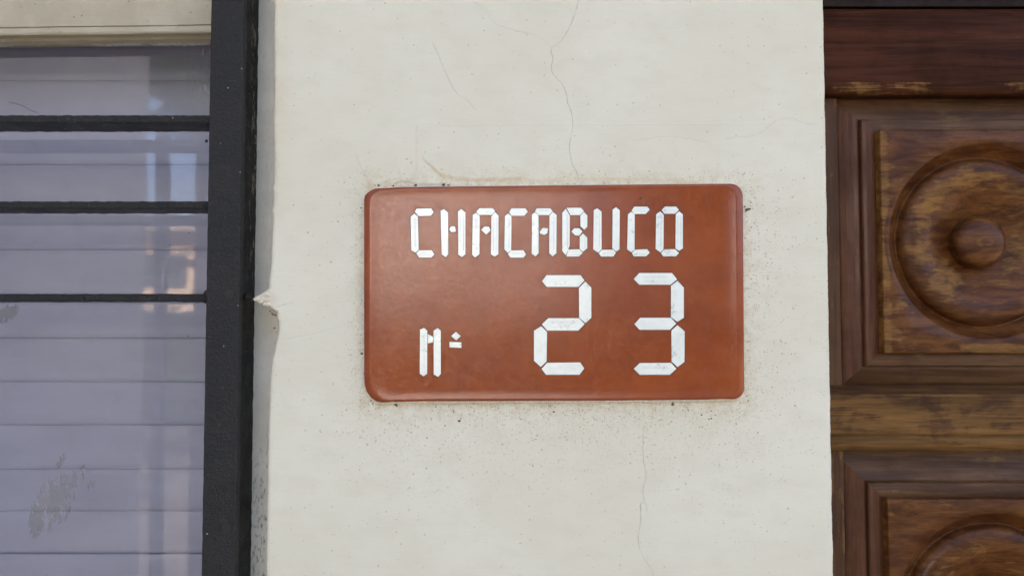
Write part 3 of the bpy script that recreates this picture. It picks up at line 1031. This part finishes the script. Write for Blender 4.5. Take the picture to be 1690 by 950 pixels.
# dirt crumbs and insect leavings stuck round the rim of the plaque
crumbs = []
rc_ = random.Random(3)
spots = [(625, 306, 1.8), (649, 306.5, 1.6), (686, 306, 2.2), (732, 305, 2.6), (740, 306, 1.5), (596, 343, 1.4), (597, 583, 2.0), (653, 667, 2.2), (655, 670, 1.4), (1110, 667, 2.0), (1111, 664, 1.4),
         (449, 517, 1.5), (452, 519, 2.0), (455, 520, 1.4), (453, 541, 1.6), (446, 513, 1.2), (456, 548, 1.0), (1229, 341, 1.6), (1233, 346, 2.6), (1237, 345, 2.0), (1231, 349, 1.4), (612, 661, 1.3), (758, 694, 2.2), (914, 679, 1.7), (1174, 690, 1.5), (1170, 691, 1.2), (1158, 684, 1.4)]
for _ in range(110):
    r_ = rc_.random()
    if r_ < .62:
        spots.append((rc_.uniform(600, 1235), 664 + abs(rc_.gauss(0, 14)), rc_.uniform(.4, 1.0)))
    elif r_ < .82:
        spots.append((1229 + abs(rc_.gauss(0, 10)), rc_.uniform(330, 680), rc_.uniform(.4, .9)))
    elif r_ < .9:
        spots.append((599 - abs(rc_.gauss(0, 5)), rc_.uniform(330, 660), rc_.uniform(.4, .8)))
    else:
        spots.append((rc_.uniform(620, 1220), 304 - abs(rc_.gauss(0, 3)), rc_.uniform(.4, .9)))
for k, (u, v_, r) in enumerate(spots):
    c = P(u, v_, -.0002)
    crumbs.append(lump(c, r / 2083., k * 1.7, 4, (1 + .5 * rc_.random(), .5, .6 + .5 * rc_.random())))
# two specks on the glaze by the U and the C, and a paint chip at the lower left corner
for u, v_, r in ((1057, 327, 1.7), (1069, 335, 1.9), (1067, 338, 1.2), (1165, 426, .8), (931, 337, .7)):
    crumbs.append(lump(P(u, v_, -.0062), r / 2083., u, 4, (1, .35, 1)))
dc = link('dirt_crumbs', *merge(crumbs), M['crumb'])
dc['kind'] = 'stuff'
dc['label'] = 'dark dirt crumbs stuck on the wall round the terracotta plaque'
dc['category'] = 'dirt'
link('chip', *lump(P(647, 662, -.0045), 3.2 / 2083., 2, 6, (1.1, .5, .8)), M['bead'], pl, True)

# ------------------------------------------------------------------ the carved door
door = empty('carved_door', (.6, .07, .01), 'dark brown carved wooden door with worn varnish and round rosette panels', 'door')
GOLD = (.24, .130, .040)
rail_top_z0, rail_top_z1 = P(1500, 156, .045).z, P(1500, 12, .045).z
rz0, rz1 = P(1500, 745, .045).z, P(1500, 636, .045).z
def zpx(v_, y=.045):
    return P(1500, v_, y).z
W_top = wood_material('red_brown_rail', 'x', (.028, .0090, .0038), (.068, .0225, .0090), GOLD, .72, 1, .40, [(zpx(154), zpx(136), .13)], spec=.06)
W_mid = wood_material('worn_lock_rail', 'x', (.045, .019, .008), (.100, .048, .018), (.190, .098, .029), .50, 2, .40, [(zpx(646), zpx(634), -.5), (zpx(722), zpx(716), .06), (zpx(745), zpx(724), .05)], spec=.12)
W_sty = wood_material('stile_wood', 'z', (.050, .021, .009), (.095, .045, .018), GOLD, .62, 3, .42)
W_mx = wood_material('moulding_wood_across', 'x', (.052, .0225, .0095), (.115, .058, .025), (.20, .12, .042), .62, 4, .38)
W_mz = wood_material('moulding_wood_upright', 'z', (.058, .0195, .0090), (.110, .044, .021), GOLD, .70, 5, .26)
W_ros = wood_material('rosette_wood', 'r', (.048, .0135, .0038), (.140, .055, .0145), (.225, .112, .029), .612, 6, .24, spec=.17)
W_slab = wood_material('door_slab_wood', 'z', (.012, .006, .004), (.022, .010, .006), GOLD, .95, 7, .5)
SX0, SX1 = xr + .004, DX1 - .004
link('slab', *box(SX0, SX1, .066, .095, .004, rail_top_z1 - .001), W_slab, door)
# top rail
pf = [(.068, rail_top_z1), (.049, rail_top_z1 - .0002), (.0462, rail_top_z1 - .0015), (.0452, rail_top_z1 - .0040), (.0450, zpx(138)), (.0462, zpx(136.5)), (.0462, zpx(135.5)), (.0440, zpx(134)),
      (.0432, zpx(130) - .002), (.0436, zpx(146)), (.0455, zpx(153)), (.0475, rail_top_z0), (.068, rail_top_z0 + .0005)]
link('top_rail', *extrude_x(pf, lin(SX0, SX1, 120), .00025, 0, 21), W_top, door)
# lock rail with a rounded top edge, a quirk line and a bead
pf = [(.068, rz1 + .0012), (.060, rz1 + .0010), (.0545, rz1 - .0008), (.0495, rz1 - .0045), (.0462, zpx(650)), (.0450, zpx(653)), (.0448, zpx(715)), (.0458, zpx(718)), (.0462, zpx(720)), (.0452, zpx(722)),
      (.0442, zpx(726)), (.0440, zpx(731)), (.0448, zpx(736)), (.0462, zpx(741)), (.0485, rz0), (.068, rz0 + .0005)]
link('lock_rail', *extrude_x(pf, lin(SX0, SX1, 120), .0003, 0, 31), W_mid, door)
pf2 = [(y, z - .3113) for y, z in pf]
link('lock_rail', *extrude_x(pf2, lin(SX0, SX1, 40), .0003, 0, 41), W_mid, door)
PX = P(1629, 397.5, .040)
HC, VC = .0890, .0950
PITX, PITZ = .306, -.3113
def stile(x0, x1):
    link('stile', *bar_v(x0, x1, .0555, .068, .004, rail_top_z0 - .0005, 120, .0002, x0 * 50), W_sty, door)
stile(SX0, PX.x - HC - .0290)
stile(PX.x + HC + .0300, PX.x + PITX - HC - .0300)
stile(PX.x + PITX + HC + .0300, SX1)

def local(name, V, Q, mat, parent, smooth=False):
    me = bpy.data.meshes.new(name)
    me.from_pydata([tuple(v) for v in V], [], Q)
    me.validate()
    for p_ in me.polygons:
        p_.use_smooth = smooth
    me.materials.append(mat)
    o = bpy.data.objects.new(name, me)
    C.objects.link(o)
    o.parent = parent
    return o
# field block with the turned dish (local: x right, y into the door, origin at the dish centre on the front face)
Rr = .0832
prof = [(1.0, 0), (.992, .0012), (.975, .0030), (.945, .0056), (.915, .0082), (.895, .0098), (.880, .0108), (.870, .0108), (.862, .0092), (.852, .0066), (.835, .0044), (.810, .0028), (.775, .0018), (.73, .0014), (.68, .0018),
        (.62, .0034), (.55, .0060), (.48, .0092), (.42, .0122), (.36, .0150), (.31, .0170), (.285, .0179), (.265, .0184), (.25, .0186), (.15, .0186), (.0, .0186)]
angs = sorted(set([2 * math.pi * i / 120 for i in range(120)] + [math.atan2(s1 * VC, s2 * HC) % (2 * math.pi) for s1 in (1, -1) for s2 in (1, -1)]))
na = len(angs)
def rect_pt(a, hw, hh):
    c_, s_ = math.cos(a), math.sin(a)
    k = min(hw / abs(c_) if abs(c_) > 1e-6 else 1e9, hh / abs(s_) if abs(s_) > 1e-6 else 1e9)
    return c_ * k, s_ * k
FV, FQ = [], []
ringdefs = [('r', 0, .026), ('r', 0, .0012), ('r', .0004, .0003), ('r', .0014, 0), ('m', .6, 0)]
for kind, d, y in ringdefs:
    for a in angs:
        if kind == 'r':
            x, z = rect_pt(a, HC - d, VC - d)
        else:
            x, z = rect_pt(a, HC - .0014, VC - .0014)
            cxr, czr = Rr * math.cos(a), Rr * math.sin(a)
            x, z = x + (cxr - x) * d, z + (czr - z) * d
        FV.append((x, y, z))
for k, (r, y) in enumerate(prof[:-1]):
    for a in angs:
        wv = 1 + .004 * mnoise.noise(Vector((math.cos(a) * 2, math.sin(a) * 2, r * 3)))
        FV.append((r * Rr * math.cos(a) * wv, y + .00015 * mnoise.noise(Vector((math.cos(a) * 5, math.sin(a) * 5, r * 10))), r * Rr * math.sin(a) * wv))
nrg = len(ringdefs) + len(prof) - 1
for k in range(nrg - 1):
    for i in range(na):
        j = (i + 1) % na
        FQ.append((k * na + i, k * na + j, (k + 1) * na + j, (k + 1) * na + i))
FV.append((0, .0186, 0))
for i in range(na):
    FQ.append(((nrg - 1) * na + i, (nrg - 1) * na + (i + 1) % na, len(FV) - 1))
# boss
BV, BQ = [], []
bp = [(.0222, .0188), (.0225, .0150), (.0224, .0125), (.0222, .0102), (.0213, .0080), (.0196, .0060), (.0170, .0042), (.0140, .0030), (.0105, .0021), (.0065, .0015), (.0025, .0012)]
for r, y in bp:
    for i in range(60):
        a = 2 * math.pi * i / 60
        BV.append((r * math.cos(a), y, r * math.sin(a)))
for k in range(len(bp) - 1):
    for i in range(60):
        BQ.append((k * 60 + i, k * 60 + (i + 1) % 60, (k + 1) * 60 + (i + 1) % 60, (k + 1) * 60 + i))
BV.append((0, .0011, 0))
for i in range(60):
    BQ.append(((len(bp) - 1) * 60 + i, (len(bp) - 1) * 60 + (i + 1) % 60, len(BV) - 1))

def strip(side, prof_, seed):
    """a mitred moulding strip on one side of the panel; prof_ = [(offset outwards from the field, y)...]"""
    V, Q = [], []
    n_ = 40
    if side == 'T' and prof_[-1][0] > .02:
        prof_ = prof_[:-2] + [(.0300, .0208), (.0375, .0216), (.0380, .0240)]
    for i in range(n_):
        t_ = i / (n_ - 1) * 2 - 1
        for j, (d, y) in enumerate(prof_):
            jt = .00022 * mnoise.noise(Vector((t_ * 8, j * 2.2, seed)))
            if side in 'TB':
                x = t_ * (HC + d)
                z = (VC + d) * (1 if side == 'T' else -1)
            else:
                z = t_ * (VC + d)
                x = (HC + d) * (1 if side == 'R' else -1)
            V.append((x, y + jt, z))
    m_ = len(prof_)
    for i in range(n_ - 1):
        for j in range(m_ - 1):
            Q.append((i * m_ + j, i * m_ + j + 1, (i + 1) * m_ + j + 1, (i + 1) * m_ + j))
    return V, Q
# y measured from the field's front (.040): inner strip front at +.009, outer from +.0135 to +.022
inner_p = [(-.0008, .0094), (.0008, .0088), (.0030, .0086), (.0080, .0090), (.0106, .0096), (.0116, .0108), (.0118, .0140)]
outer_p = [(.0117, .0150), (.0119, .0136), (.0135, .0134), (.0165, .0146), (.0220, .0172), (.0265, .0196), (.0288, .0212), (.0300, .0240)]
protoP = None
for col in range(2):
    for row in range(2):
        loc = Vector((PX.x + PITX * col, .040, PX.z + PITZ * row)) - door.location
        if protoP is None:
            pn = local('panel', FV, FQ, W_ros, door, True)
            pn.location = loc
            kids = [local('boss', BV, BQ, W_ros, pn, True)]
            for sd, mt in (('T', W_mx), ('B', W_mx), ('L', W_mz), ('R', W_mz)):
                kids.append(local('inner_moulding', *strip(sd, inner_p, ord(sd)), mt, pn, False))
                kids.append(local('outer_moulding', *strip(sd, outer_p, ord(sd) + 3), mt, pn, False))
            protoP = pn
        else:
            c_ = protoP.copy()
            C.objects.link(c_)
            c_.location = loc
            for k_ in kids:
                d_ = k_.copy()
                C.objects.link(d_)
                d_.parent = c_
# door frame: head above the door, set back; shade of the gap put into its colour
fr = empty('door_frame', (.65, .1, .0), 'wooden door frame head above the carved door, coloured dark for the shaded gap', 'door frame')
link('head', *box(xr + .0005, DX1, .052, .16, rail_top_z1 + .0035, DT), W_slab, fr)
link('jamb', *box(xr + .0005, xr + .0035, .075, .16, .003, rail_top_z1 + .003), W_slab, fr)
